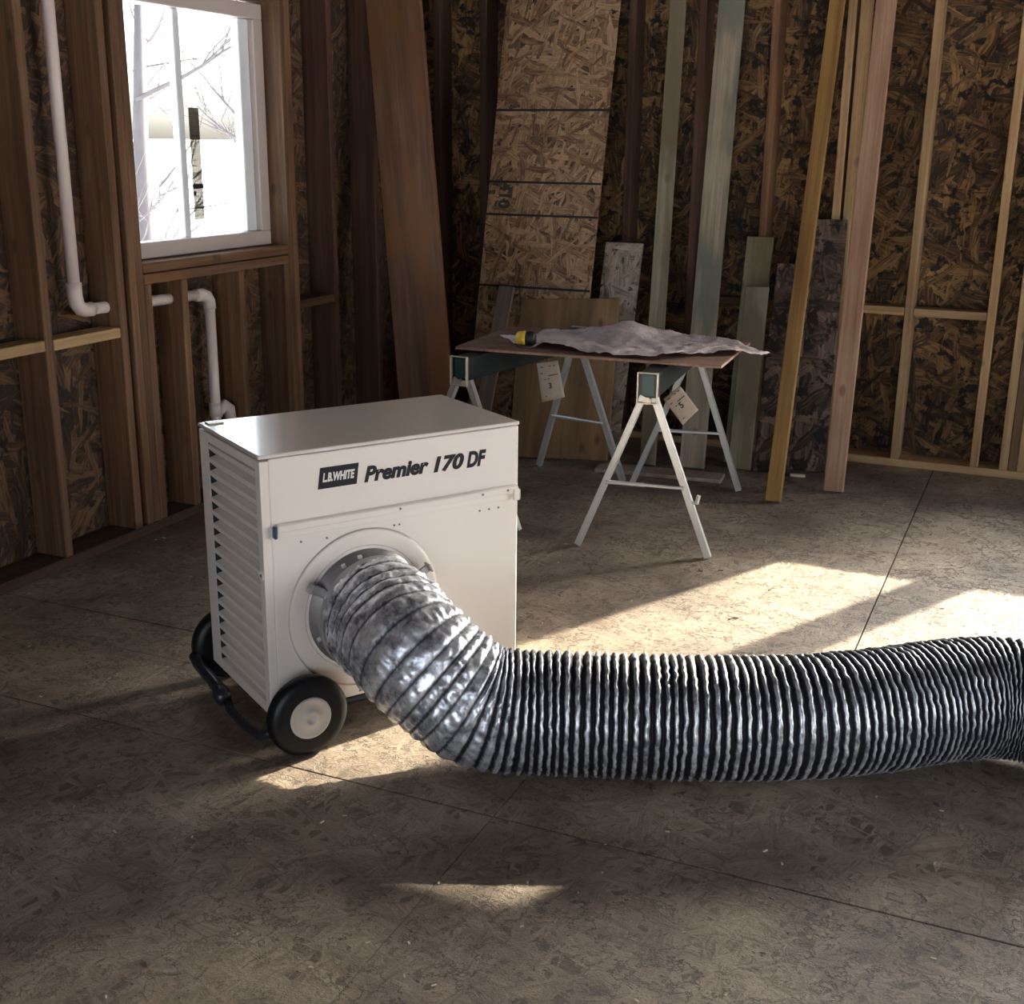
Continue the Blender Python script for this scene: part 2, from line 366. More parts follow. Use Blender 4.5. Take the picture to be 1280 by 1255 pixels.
hor_l('blocking', 2.81, 3.154, .810, 'stud_pale', d=.09); hor_l('blocking', 3.195, 3.530, .806, 'stud_pale', d=.09); hor_l('blocking', 4.724, 5.016, .775, 'stud', d=.12)
xo = XL-D6
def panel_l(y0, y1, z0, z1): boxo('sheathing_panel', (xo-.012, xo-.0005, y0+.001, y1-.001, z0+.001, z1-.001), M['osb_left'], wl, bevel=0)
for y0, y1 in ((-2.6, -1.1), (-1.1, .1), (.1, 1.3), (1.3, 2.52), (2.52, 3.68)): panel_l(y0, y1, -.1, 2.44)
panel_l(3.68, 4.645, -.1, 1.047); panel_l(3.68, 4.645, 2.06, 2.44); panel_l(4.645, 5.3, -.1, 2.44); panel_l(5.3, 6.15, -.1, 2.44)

# window in the left wall
for y in (-1.1, .1, 1.3, 2.52, 5.3): boxo('light_block_strip', (xo-.03, xo-.0125, y-.05, y+.05, -.1, 2.44), M['stud'], wl, 0)  # unseen strips added outside to stop light leaking through the panel joints
boxo('light_block_strip', (xo-.03, xo-.0125, 3.60, 3.68, -.1, 2.44), M['stud'], wl, 0); boxo('light_block_strip', (xo-.03, xo-.0125, 4.645, 4.72, -.1, 2.44), M['stud'], wl, 0)
w1 = empty('window_1', kind='structure')
wx0, wx1 = -3.300, -3.235
y0, y1, z0, z1 = 3.69, 4.640, 1.050, 2.05
boxo('frame_sill', (wx0, wx1, y0, y1, z0, z0+.062), M['vinyl'], w1, .004)
boxo('frame_head', (wx0, wx1, y0, y1, z1-.062, z1), M['vinyl'], w1, .004)
boxo('frame_jamb', (wx0, wx1, y0, y0+.07, z0+.062, z1-.062), M['vinyl'], w1, .004)
boxo('frame_jamb', (wx0, wx1, y1-.068, y1, z0+.062, z1-.062), M['vinyl'], w1, .004)
boxo('sash_stile', (wx0, wx1-.025, 4.50, y1-.069, z0+.063, z1-.063), M['vinyl_white'], w1, .004)
boxo('sash_stile', (wx0+.002, wx1-.03, 4.085, 4.125, z0+.063, z1-.063), M['vinyl_white'], w1, .004)
boxo('pane', (-3.272, -3.268, y0+.071, 4.084, z0+.063, z1-.063), M['glass'], w1, 0)
boxo('pane', (-3.272, -3.268, 4.126, 4.499, z0+.063, z1-.063), M['glass'], w1, 0)
st = empty('window_sticker', (-3.2655, 4.180, 1.20), label='narrow printed sticker with black bar stuck on the window pane', cat='sticker')
boxo('sticker_sheet', (0, .0008, -.032, .032, -.02, .42), sticker_mat(), st, 0)
boxo('black_bar', (.0009, .0016, -.034, .036, .103, .122), M['decal'], st, 0)
for k in range(16):
    if k in (5, 6): continue
    boxo('print_line', (.0009, .0012, -.026, R.uniform(.0, .026), k*.024, .0016+k*.024), M['ink'], st, 0)
bm = bmesh.new(); lathe(bm, [(0, .009), (.0005, .009)], 16, 0, (.0009, -.022, .085)); fin(bm, 'print_dot', M['decal'], st)

# bare branches and tree outside
def branch(bm, p_, d, L, r, depth):
    pts = [Vector(p_)]; dd = Vector(d).normalized()
    for i in range(5):
        dd = (dd+Vector((R.uniform(-.18, .18), R.uniform(-.18, .18), R.uniform(-.1, .14)))).normalized()
        pts.append(pts[-1]+dd*L/5)
    tube(bm, pts, r, 5, radii=[r*(1-.13*i) for i in range(6)])
    if depth:
        for k in range(4):
            q = pts[R.randint(1, 5)]
            nd = (dd+Vector((R.uniform(-.9, .9), R.uniform(-.9, .9), R.uniform(-.5, .7)))).normalized()
            branch(bm, q, nd, L*.62, r*.45, depth-1)
for i, (x, y, lb) in enumerate(((-8.6, 10.05, 'bare winter tree nearest the window, seen through its panes'), (-12.5, 17.4, 'bare winter tree far outside the window, seen through its panes'))):
    t_ = empty('bare_tree', (x, y, -.45), label=lb, cat='tree')
    bm = bmesh.new(); tube(bm, [(0, 0, -.1), (.05, .02, 1.0), (.0, .1, 2.0), (.1, .1, 3.2)], .09, 8, radii=[.12, .09, .075, .05]); fin(bm, 'trunk', M['bark'], t_, True)
    bm = bmesh.new()
    for k in range(9):
        z = .5+.26*k; a = R.uniform(0, 6.28)
        branch(bm, (.03, .05, z), (math.cos(a), math.sin(a), .55), R.uniform(1.1, 1.7), .028, 2)
    fin(bm, 'branches', M['bark'], t_)

# ------------------------------------------------------------------ back wall (its studs face -Y)
wb = empty('wall_back', kind='structure')
yc = YB+D6/2
def stud_b(x0, z0=.038, z1=2.37, mat='stud', w_=W4): return lumber('stud', M[mat], (x0+w_/2, yc, z0), z1-z0, w_, D6, wb)
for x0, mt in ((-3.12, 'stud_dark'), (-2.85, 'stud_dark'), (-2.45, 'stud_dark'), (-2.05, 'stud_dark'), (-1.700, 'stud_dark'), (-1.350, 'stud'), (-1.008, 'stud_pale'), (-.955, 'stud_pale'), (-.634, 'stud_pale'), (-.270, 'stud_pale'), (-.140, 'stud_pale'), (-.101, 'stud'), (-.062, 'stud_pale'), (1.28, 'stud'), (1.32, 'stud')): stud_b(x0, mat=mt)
for x0 in (1.66, 2.06, 2.46, 2.86, 3.26, 3.66, 3.95): stud_b(x0)
for x0 in (.1, .38, .75, 1.1): stud_b(x0, .038, .78)
stud_b(.606, .82, 2.2)
def hor_b(name, x0, x1, z, mat='stud', h=W4, d=D6, y=None): return lumber(name, M[mat], (x0, YB+d/2, z), x1-x0, h, d, wb, direction=(1, 0, 0), face=(0, 1, 0))
hor_b('bottom_plate', -3.15, 4.0, .019, 'stud_pale'); hor_b('top_plate', -3.15, 4.0, 2.389); hor_b('top_plate', -3.15, 4.0, 2.427)
hor_b('blocking', -.915, -.636, .752, 'stud_pale', d=.09); hor_b('blocking', -.594, -.272, .750, 'stud_pale', d=.09); hor_b('blocking', -1.31, -1.01, .752, 'stud', d=.09); hor_b('blocking', -1.66, -1.352, .752, 'stud_dark', d=.09)
hor_b('rough_sill', -.022, 1.278, .80, 'stud'); hor_b('window_header', -.022, 1.278, 2.28, 'stud', h=.16)
yo = YB+D6
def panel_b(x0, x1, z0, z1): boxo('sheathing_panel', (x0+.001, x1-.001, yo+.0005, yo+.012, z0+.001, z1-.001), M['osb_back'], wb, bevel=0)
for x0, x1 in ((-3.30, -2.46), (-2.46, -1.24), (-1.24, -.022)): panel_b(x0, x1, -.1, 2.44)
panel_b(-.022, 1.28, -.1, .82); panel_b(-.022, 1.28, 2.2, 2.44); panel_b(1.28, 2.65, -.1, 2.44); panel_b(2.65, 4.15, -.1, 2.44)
for x in (-2.46, -1.24, 2.65): boxo('light_block_strip', (x-.05, x+.05, yo+.0125, yo+.03, -.1, 2.44), M['stud'], wb, 0)  # added out of view to keep light from leaking between panels
for xa_, xb_ in ((-.09, -.022), (1.28, 1.35)): boxo('light_block_strip', (xa_, xb_, yo+.0125, yo+.03, -.1, 2.44), M['stud'], wb, 0)
for nm, xa, xb in (('window_2', -.020, .605), ('window_3', .645, 1.276)):
    wn = empty(nm, kind='structure'); za, zb = .822, 2.19; f = .055
    ya, yb = 6.075, 6.125
    xg0, xg1 = (xa+.070, .555) if nm == 'window_2' else (.73, 1.21)
    boxo('frame_sill', (xa, xb, ya, yb, za, .90), M['vinyl'], wn); boxo('frame_head', (xa, xb, ya, yb, 2.155, zb), M['vinyl'], wn)
    boxo('frame_jamb', (xa, xg0, ya, yb, .90, 2.155), M['vinyl'], wn); boxo('frame_jamb', (xg1, xb, ya, yb, .90, 2.155), M['vinyl'], wn)
    boxo('pane', (xg0, xg1, 6.10, 6.104, .901, 2.154), M['glass'], wn, 0)

# ------------------------------------------------------------------ the rest of the shell, behind and beside the camera
wr = empty('wall_right', kind='structure')
for a, b_, c_, d_ in ((-2.6, 1.7, -.1, 2.44), (1.7, 5.1, 2.15, 2.44), (5.1, 6.15, -.1, 2.44)):
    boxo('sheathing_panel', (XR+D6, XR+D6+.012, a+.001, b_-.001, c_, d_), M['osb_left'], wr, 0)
for k in range(22):
    y = -2.45+k*.4
    if 1.7 < y+.02 < 5.1: continue
    lumber('stud', M['stud'], (XR+D6/2, y, .038), 2.33, D6, W4, wr)
wf = empty('wall_front', kind='structure')
for a, b_, c_, d_ in ((-3.3, -1.2, -.1, 2.44), (-1.2, 2.4, 2.1, 2.44), (2.4, 4.15, -.1, 2.44)):
    boxo('sheathing_panel', (a+.001, b_-.001, YF-D6-.012, YF-D6, c_, d_), M['osb_left'], wf, 0)
for x in (-3.1, -2.7, -2.3, -1.9, -1.5, -1.22, 2.42, 2.8, 3.2, 3.6, 3.95):
    lumber('stud', M['stud'], (x, YF-D6/2, .038), 2.33, W4, D6, wf)
ce = empty('ceiling', kind='structure')
boxo('ceiling_deck', (-3.4, 4.2, -2.7, 6.2, 2.64, 2.66), M['stud_dark'], ce, 0)
for k in range(21):
    lumber('joist', M['stud'], (-3.3+.0+k*.37, -2.6, 2.541), 8.7, W4, .18, ce, direction=(0, 1, 0), face=(0, 0, 1))
for a in ((-3.4, -3.31, -2.7, 6.2), (4.16, 4.2, -2.7, 6.2)): boxo('rim_board', (a[0], a[1], a[2], a[3], 2.446, 2.64), M['stud'], ce, 0)
for a in ((-3.3, 4.15, -2.7, -2.62), (-3.3, 4.15, 6.14, 6.2)): boxo('rim_board', (a[0], a[1], a[2], a[3], 2.446, 2.64), M['stud'], ce, 0)

# ------------------------------------------------------------------ PVC pipe in the left wall
pv = empty('drain_pipe', (0, 0, 0), label='white plastic drain pipe stepping down through the left wall studs', cat='pipe')
def pipe(name, pts, r, n=16): bm = bmesh.new(); tube(bm, pts, r, n); return fin(bm, name, M['pvc'], pv, True)
px_ = -3.215
pipe('pipe_run', [(px_, 3.376, 2.43), (px_, 3.382, .985)], .0215)
pipe('elbow', [(px_, 3.382, 1.0), (px_, 3.382, .955), (px_, 3.388, .925), (px_, 3.405, .905), (px_, 3.43, .898), (px_, 3.46, .898)], .0265)
pipe('pipe_run', [(px_, 3.455, .898), (px_, 4.085, .884)], .0215)
pipe('elbow', [(px_, 4.06, .884), (px_, 4.10, .882), (px_, 4.128, .872), (px_, 4.143, .85), (px_, 4.146, .82)], .0265)
pipe('pipe_run', [(px_, 4.146, .83), (px_, 4.146, .04)], .0215)
pipe('coupling', [(px_, 4.146, .42), (px_, 4.146, .36)], .028)
pipe('trap_fitting', [(px_, 4.146, .375), (px_, 4.17, .385), (px_+.005, 4.20, .40), (px_+.01, 4.225, .38), (px_+.01, 4.23, .34)], .026)

# ------------------------------------------------------------------ leaning lumber along the back wall
def lean(name, label, cat, mat, p0, p1, w_, d_, group=None, extra=0.0, face=(0, 1, 0)):
    p0, p1 = Vector(p0), Vector(p1); dv = p1-p0
    # front face passes through p0-p1; lift so that the lower edge rests on the floor
    y = Vector(face); z = dv.normalized(); y = (y-z*y.dot(z)).normalized()
    o = lumber(name, M[mat], p0+y*d_/2+Vector((0, 0, .0)), dv.length+extra, w_, d_, None, direction=dv, face=face)
    low = min((o.matrix_world @ Vector(c)).z for c in o.data.vertices[0:0] or [v.co for v in o.data.vertices])
    o.location.z -= low
    return tag(o, label, cat, group)
LG = 'boards leaning against the back wall'
lean('wood_plank', 'yellowish narrow plank leaning on the back wall, left of the pink one', 'plank', 'yellow', (-1.010, 5.096, 0), (-1.050, 5.955, 2.2), .066, .036, LG)
lean('wood_plank', 'pinkish knotty plank leaning upright before the OSB wall, rightmost of the leaning boards', 'plank', 'pink', (-.800, 5.379, 0), (-.838, 5.955, 2.2), .087, .038, LG)
lean('wood_plank', 'short greenish board ending low at floor right of the sawhorse', 'plank', 'green', (-1.281, 5.599, 0), (-1.286, 5.757, .853), .110, .022, LG)
lean('wood_plank', 'dark olive board showing its top above the short greenish board', 'plank', 'green_dark', (-1.320, 5.700, 0), (-1.327, 5.941, 1.07), .128, .022, LG)
lean('wood_plank', 'plain greenish board just left of the stained one, behind the table', 'plank', 'green', (-1.700, 5.470, 0), (-1.795, 5.955, 2.2), .078, .022, LG)
lean('wood_plank', 'tall pale board with dark green streaked stain behind the table', 'plank', 'green_stain', (-1.492, 5.510, 0), (-1.535, 5.955, 2.2), .120, .03, LG)
lean('wood_plank', 'narrow weathered grey board leaning on the big marked sheet', 'plank', 'grey_board', (-2.545, 5.30, 0), (-2.510, 5.600, .80), .082, .02, LG)
lean('wood_plank', 'wide rusty-brown rough board slanting in the dark corner', 'plank', 'rust_board', (-2.645, 5.02, 0), (-3.02, 5.38, 2.2), .290, .025, LG)
lean('wood_strip', 'thin dark strip seen edge-on left of the wide brown board', 'plank', 'stud_dark', (-2.800, 5.04, 0), (-3.10, 5.36, 1.75), .014, .10, LG)
lean('plywood_sheet', 'brown plywood offcut standing behind the table', 'sheet', 'ply', (-2.120, 5.340, 0), (-2.170, 5.600, .745), .520, .015)
so = lean('osb_sheet', 'large strand board sheet with dark guide lines leaning behind the plywood', 'sheet', 'osb_sheet', (-2.376, 5.45, 0), (-2.376, 5.95, 2.2), .600, .012)
for zz in (.80, 1.147, 1.305, 1.65):
    o = lumber('guide_line', M['decal'], (-.30, -.0068, zz*1.026), .60, .011, .0012, None, direction=(1, 0, 0), face=(0, 1, 0)); o.parent = so
lean('osb_offcut', 'greyish small strand board offcut leaning right of the large sheet', 'sheet', 'osb_grey', (-1.962, 5.50, 0), (-1.962, 5.79, 1.028), .195, .012)
lean('osb_offcut', 'dark rough strand offcut between the greenish board and yellow plank', 'sheet', 'osb_bark', (-1.132, 5.60, 0), (-1.140, 5.880, .955), .165, .02)
lean('osb_offcut', 'dark rough strand offcut between the yellow and pink planks', 'sheet', 'osb_bark', (-.985, 5.70, 0), (-1.015, 5.955, 1.16), .180, .02)
fb = boxo('floor_board', (-.30, .30, -.062, .062, 0, .018), M['floor_board'], None, .003); fb.location = (-1.60, 5.35, 0); fb.rotation_euler = (0, 0, math.radians(6)); tag(fb, 'pale board scrap lying flat on the floor behind the right sawhorse', 'board')
sc_ = boxo('wood_scrap', (-.035, .035, -.012, .012, 0, .012), M['chip'], None, .003); sc_.location = (-1.0, 5.60, 0); sc_.rotation_euler = (0, 0, .2); tag(sc_, 'small pale wood scrap on the floor between the leaning planks', 'scrap')

def text_mesh(name, body, size, mat, parent, mtx, shear=0.0, bold=0.0, ext=.0004, align='LEFT', sx=1.0):
    cu = bpy.data.curves.new(name, 'FONT'); cu.body = body; cu.size = size; cu.shear = shear; cu.offset = bold; cu.extrude = ext; cu.align_x = align; cu.resolution_u = 4
    tmp = bpy.data.objects.new('tmp', cu); COL.objects.link(tmp); bpy.context.view_layer.update()
    dg = bpy.context.evaluated_depsgraph_get(); me = bpy.data.meshes.new_from_object(tmp.evaluated_get(dg)); bpy.data.objects.remove(tmp); bpy.data.curves.remove(cu)
    me.name = name; me.materials.clear(); me.materials.append(mat)
    for v in me.vertices: v.co.x *= sx
    xs_ = [v.co.x for v in me.vertices]; 
    o = link(name, me, None, parent); o.matrix_local = mtx
    return o, (min(xs_), max(xs_))
# stencilled figures on the sheet, turned on their side
text_mesh('stencil_marking', '410', .085, M['ink'], so, Matrix.Translation((-.235, -.0066, 1.335)) @ Matrix.Rotation(PI/2, 4, 'X') @ Matrix.Rotation(-PI/2, 4, 'Z'), bold=.003)

# ------------------------------------------------------------------ heater
UX = Vector((.543, .840, 0)).normalized()
hz = math.atan2(UX.y, UX.x)
H = empty('space_heater', (-1.685, 2.322, 0), hz, label='cream box-shaped portable heater on two black wheels with duct outlet', cat='heater')
ZB, ZT, HL, HW = .092, .776, .744, .419
# body shell (local x along the front face, y to the back, z up; front at y=0)
bm = bmesh.new(); box(bm, .0235, HL, 0, HW, ZB, ZT-.012); fin(bm, 'body', M['cream'], H, bevel=.004, segs=2)
bm = bmesh.new(); box(bm, -.002, HL+.002, -.002, HW+.002, ZT-.010, ZT); fin(bm, 'top_panel', M['cream_top'], H, bevel=.003, segs=2)
# louvred side panel at x<0
fr_t = .020
sp = empty('louver_panel', (.0205, 0, 0)); sp.parent = H
sf = bmesh.new()
box(sf, -fr_t, .003, .0, .030, ZB+.0, ZT-.016); box(sf, -fr_t, .003, HW-.066, HW, ZB+.0, ZT-.016)
box(sf, -fr_t, .003, .030, HW-.066, ZT-.040, ZT-.016); box(sf, -fr_t, .003, .030, HW-.066, ZB, ZB+.030)
fin(sf, 'panel_frame', M['cream'], sp, bevel=.0012)
boxo('louver_void', (.0, .0035, .03, HW-.066, ZB+.03, ZT-.04), M['black_gap'], sp, 0)
za, zb = ZB+.030, ZT-.040; NL = 17; pit = (zb-za)/NL
bm = bmesh.new()
prof = [(-.001, pit*1.0), (-.0202, pit*.86), (-.0202, pit*.56), (-.0012, pit*.02)]
ya_, yb_ = .0302, HW-.0668
boxo('louver_void', (-.0192, .0, HW-.0666, HW-.0661, za, zb), M['black_gap'], sp, 0)
A = [bm.verts.new((x, ya_, z)) for x, z in prof]; B = [bm.verts.new((x, yb_, z)) for i, (x, z) in enumerate(prof)]
for i in range(4): bm.faces.new((A[i], A[(i+1) % 4], B[(i+1) % 4], B[i]))
bm.faces.new(A[::-1]); bm.faces.new(B)
lo = fin(bm, 'louver', M['cream'], sp); lo.location.z = za
for i in range(1, NL):
    c = lo.copy(); COL.objects.link(c); c.location.z = za+i*pit
bm = bmesh.new(); lathe(bm, [(0, .014), (-.003, .014), (-.004, .011), (-.002, .0105), (-.002, .001)], 24, 0, (-fr_t, .016, .092+.377)); fin(bm, 'latch', M['cream'], sp)
bm = bmesh.new(); lathe(bm, [(0, .004), (-.003, .004)], 12, 0, (-fr_t-.002, .016, .092+.377)); fin(bm, 'latch_pin', M['screw'], sp)
# drip rail across the front, screws
bm = bmesh.new(); box(bm, .034, .736, -.017, -.0005, ZB+.488, ZB+.510)
for v in bm.verts:
    if v.co.y < -.01 and v.co.z > ZB+.5: v.co.z -= .004
rail = fin(bm, 'front_rail', M['cream'], H, bevel=.0035, segs=2)
boxo('rail_flange', (.034, .736, -.0035, -.0004, ZB+.470, ZB+.489), M['cream'], H, .001)
boxo('rail_end_cap', (.024, .0335, -.019, -.002, ZB+.474, ZB+.505), M['blue_cap'], H, .003)
boxo('rail_end_tab', (.718, .739, -.0185, -.0172, ZB+.468, ZB+.500), M['cream'], H, .003)
for (u_, z_) in ((.37, .4995), (.62, .4995), (.70, .4995)):
    bm = bmesh.new(); lathe(bm, [(0, .0035), (-.002, .003)], 10, 1, (u_, -.0168, ZB+z_)); fin(bm, 'screw', M['screw'], H)
for (u_, z_) in ((.10, .452), (.17, .450), (.36, .452), (.375, .452), (.62, .450), (.65, .450), (.68, .450), (.25, .012), (.05, .012)):
    bm = bmesh.new(); lathe(bm, [(0, .003), (-.0015, .0028)], 10, 1, (u_, -.0002, ZB+z_)); fin(bm, 'screw', M['screw'], H)
# lettering
RX = Matrix.Rotation(PI/2, 4, 'X')
bm = bmesh.new()
pl_ = [(.150, .579), (.256, .579), (.263, .633), (.158, .633)]
f_ = [bm.verts.new((x, -.0005, ZB+z)) for x, z in pl_]; b_ = [bm.verts.new((x, -.0012, ZB+z)) for x, z in pl_]
bm.faces.new(f_); bm.faces.new(b_[::-1])
for i in range(4): bm.faces.new((f_[i], f_[(i+1) % 4], b_[(i+1) % 4], b_[i]))
lg = fin(bm, 'logo_plate', M['decal'], H)
def fit_text(name, body, x0, x1, z0, cap, mat, parent, shear, bold, yoff):
    size = cap/.70
    o, (a, b2) = text_mesh(name, body, size, mat, parent, Matrix.Identity(4), shear, bold)
    s = (x1-x0)/(b2-a)
    o.matrix_local = Matrix.Translation((x0-a*s, yoff, z0)) @ RX @ Matrix.Diagonal((s, 1, 1, 1))
fit_text('logo_lettering', 'L.B.WHITE', .163, .251, ZB+.597, .021, M['decal_white'], lg, .25, .0012, -.0019)
fit_text('model_lettering', 'Premier', .277, .464, ZB+.581, .038, M['decal'], H, .25, .0024, -.0009)
fit_text('model_lettering', '170', .478, .571, ZB+.579, .038, M['decal'], H, .25, .0024, -.0009)
fit_text('model_lettering', 'DF', .579, .640, ZB+.578, .040, M['decal'], H, .25, .0026, -.0009)
# outlet collar
CU, CZ, CR = .272, ZB+.243, .150
bm = bmesh.new()
lathe(bm, [(-.0005, CR+.010), (-.004, CR+.010), (-.005, CR), (-.062, CR), (-.062, CR-.004), (-.0005, CR-.004)], 64, 1, (CU, 0, CZ), closed=True)
fin(bm, 'outlet_collar', M['collar'], H, True)
bm = bmesh.new(); lathe(bm, [(-.0003, .215), (-.0010, .205), (-.0010, .17), (-.0003, .168)], 64, 1, (CU, 0, CZ), closed=True); fin(bm, 'outlet_ring', M['cream'], H, True)
for ang in (150, 198, 28, 100, 118, 235):
    a = math.radians(ang); c, s = math.cos(a), math.sin(a)
    if ang in (150, 28):
        rot = Matrix.Translation((CU, 0, CZ)) @ Matrix.Rotation(-a, 4, 'Y')
        bm = bmesh.new(); box(bm, CR-.004, CR+.045, -.038, -.034, -.012, .012, rot); box(bm, CR+.040, CR+.045, -.05, -.022, -.012, .012, rot); box(bm, CR-.006, CR+.006, -.055, -.020, -.010, .010, rot)
        fin(bm, 'clamp_tab', M['collar'], H, bevel=.001)
    else:
        bm = bmesh.new(); q = Vector((CU+c*(CR+.002), -.03, CZ+s*(CR+.002))); dv = Vector((c, 0, s))
        tube(bm, [q-dv*.004, q+dv*.006], .006, 10); fin(bm, 'rivet', M['galv'], H)
# undercarriage
wrd, wxo = .106, .072
def wheel(yc_, sgn):
    t_ = bmesh.new()
    lathe(t_, [(-.022, .055), (-.026, .080), (-.022, .098), (-.010, wrd), (.010, wrd), (.022, .098), (.026, .080), (.022, .055)], 64, 1, (wxo, yc_, wrd), closed=False)
    wh = fin(t_, 'wheel', M['rubber'], H, True)
    h_ = bmesh.new(); s = sgn
    lathe(h_, [(s*.018, .056), (s*.0245, .055), (s*.0265, .049), (s*.0235, .046), (s*.0245, .024), (s*.030, .021), (s*.030, .013), (s*.0265, .012), (s*.0265, .002)], 48, 1, (wxo, yc_, wrd)); fin(h_, 'hub_cap', M['hub'], wh, True)
    return wh
wheel(-.061, -1); wheel(HW+.075, 1)
def steel(name, pts, r, n=12): bm = bmesh.new(); tube(bm, pts, r, n); return fin(bm, name, M['black_steel'], H, True)
steel('axle', [(wxo, -.04, wrd), (wxo, HW+.055, wrd)], .011)
steel('frame_rail', [(-.030, HW+.07, .085), (-.034, HW+.03, .078), (-.036, .30, .070), (-.034, .24, .066)], .017)
steel('rail_joint', [(-.038, .262, .068), (-.046, .245, .072), (-.050, .228, .074), (-.044, .212, .064)], .022)
steel('frame_rail', [(-.036, .215, .058), (-.040, .19, .044), (-.038, .10, .040), (-.030, .0, .046), (.01, -.035, .075)], .0115)
steel('cross_tube', [(.03, .03, .075), (.4, .03, .07), (HL-.03, .03, .04), (HL+.03, .03, .014)], .013)
steel('cross_tube', [(.03, HW-.03, .075), (.4, HW-.03, .07), (HL-.03, HW-.03, .04), (HL+.03, HW-.03, .014)], .013)
steel('foot_bar', [(HL+.022, -.005, .014), (HL+.03, .1, .014), (HL+.03, HW+.02, .014)], .014)
boxo('lid_clip', (.012, .055, HW-.045, HW-.012, ZT+.0002, ZT+.004), M['zinc'], H, .001)

# ------------------------------------------------------------------ flexible duct
def cr(P, t):
    n = len(P)-1; i = min(int(t), n-1); f = t-i
    p0, p1, p2, p3 = P[max(i-1, 0)], P[i], P[i+1], P[min(i+2, n)]
    return .5*((2*p1)+(p2-p0)*f+(2*p0-5*p1+4*p2-p3)*f*f+(3*p1-p0-3*p2+p3)*f**3)
VO = Vector((.840, -.543, 0)).normalized()        # outward from the front face
P0 = Vector((-1.685, 2.322, 0))+UX*CU+VO*.055+Vector((0, 0, CZ))
ctrl = [P0, P0+VO*.06+Vector((.005, 0, -.004)), Vector((-1.335, 2.425, .300)), Vector((-1.245, 2.425, .235)), Vector((-1.165, 2.450, .180)), Vector((-1.080, 2.490, .160)), Vector((-.98, 2.535, .157)), Vector((-.835, 2.590, .157)), Vector((-.618, 2.676, .157)), Vector((-.441, 2.765, .157)),
        Vector((-.264, 2.885, .160)), Vector((-.135, 2.985, .166)), Vector((-.02, 3.055, .168)), Vector((.09, 3.070, .166)), Vector((.20, 3.03, .160))]
NS = 4000
samp = [cr(ctrl, (len(ctrl)-1)*k/NS) for k in range(NS+1)]
cum = [0.0]
for k in range(NS): cum.append(cum[-1]+(samp[k+1]-samp[k]).length)
TOT = cum[-1]
def at_s(s):
    import bisect
    i = min(max(bisect.bisect_left(cum, s), 1), NS); f = (s-cum[i-1])/max(cum[i]-cum[i-1], 1e-9)
    p_ = samp[i-1].lerp(samp[i], f); j0, j1 = max(i-60, 0), min(i+60, NS)
    return p_, (samp[j1]-samp[j0]).normalized()
# wire positions along the duct: wide apart where it is stretched, bunched where it lies on the floor
wires = [0.0]; 
while wires[-1] < TOT:
    s = wires[-1]
    p_ = .030 if s < .33 else (.030-(.007*(s-.33)/.15) if s < .48 else .0230)
    if s > 1.22: p_ = .021
    if s > 1.42: p_ = .0185
    wires.append(s+p_*R.uniform(.85, 1.15))
NA = 160; RD = .153; SUB = 11
bm = bmesh.new(); seam_fold_shade = []; prevA = None; rings = []
for wi in range(len(wires)-1):
    s0, s1 = wires[wi], wires[wi+1]
    for q in range(SUB):
        f = q/SUB; s = min(s0+(s1-s0)*f, TOT)
        c, t = at_s(s)
        up = Vector((0, 0, 1)) if prevA is None else prevA
        a = (up-t*up.dot(t)).normalized(); prevA = a; b2 = t.cross(a)
        loose = min(max((s-.36)/.15, 0), 1)                      # 0 stretched, 1 bunched
        bulge = math.sin(PI*f)**.8
        amp = (.0045*(1-loose)+.0145*loose)
        ring = []
        d_ = min(f, 1-f)*(s1-s0)
        for k in range(NA):
            th = 2*PI*k/NA
            dr = a*math.cos(th)+b2*math.sin(th)
            nv = noise.noise(Vector((math.cos(th)*2.6, math.sin(th)*2.6, s*(16-2*loose)+wi*.9*loose)))
            n2 = noise.noise(Vector((math.cos(th)*9+s*14, math.sin(th)*9, s*34)))
            n3 = noise.noise(Vector((math.cos(th)*22, math.sin(th)*22, s*52)))
            slack = .5+.5*noise.noise(Vector((th*1.3, wi*1.7, 3.1)))
            r_ = RD-amp+amp*bulge*(.75+.5*slack)+nv*.004*(1-loose)+(n2*.0062+n3*.0035)*(1-.65*loose)*bulge
            sway = n2*.0035*loose
            pt = c+dr*r_+t*sway
            if pt.z < .001: pt.z = .001+(pt.z-.001)*.06
            pt.z = max(pt.z, .0008)
            ring.append(bm.verts.new(pt))
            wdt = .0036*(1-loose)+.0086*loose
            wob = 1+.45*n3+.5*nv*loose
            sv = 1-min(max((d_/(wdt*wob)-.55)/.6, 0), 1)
            f2 = abs(f-.5+.05*n2+.04*n3)*2; sv = sv*(1-loose)+loose*min(max((f2-.22)/.22, 0), 1)  # bunched folds: shade painted dark, only the thin crests stay light
            seam_fold_shade.append(sv)
        rings.append(ring)
    if s1 >= TOT: break
for i in range(len(rings)-1):
    for k in range(NA): bm.faces.new((rings[i][k], rings[i][(k+1) % NA], rings[i+1][(k+1) % NA], rings[i+1][k]))
D = empty('flexible_duct', (P0.x, P0.y, 0), label='long silver and black corrugated heater duct curving across the floor', cat='duct')
bmesh.ops.recalc_face_normals(bm, faces=list(bm.faces))
me = bpy.data.meshes.new('duct_sleeve'); 
for v in bm.verts: v.co -= Vector((P0.x, P0.y, 0))
bm.to_mesh(me); bm.free()
for p_ in me.polygons: p_.use_smooth = True
at_ = me.attributes.new('seam_fold_shade', 'FLOAT', 'POINT'); at_.data.foreach_set('value', seam_fold_shade)
link('duct_sleeve', me, M['duct'], D)
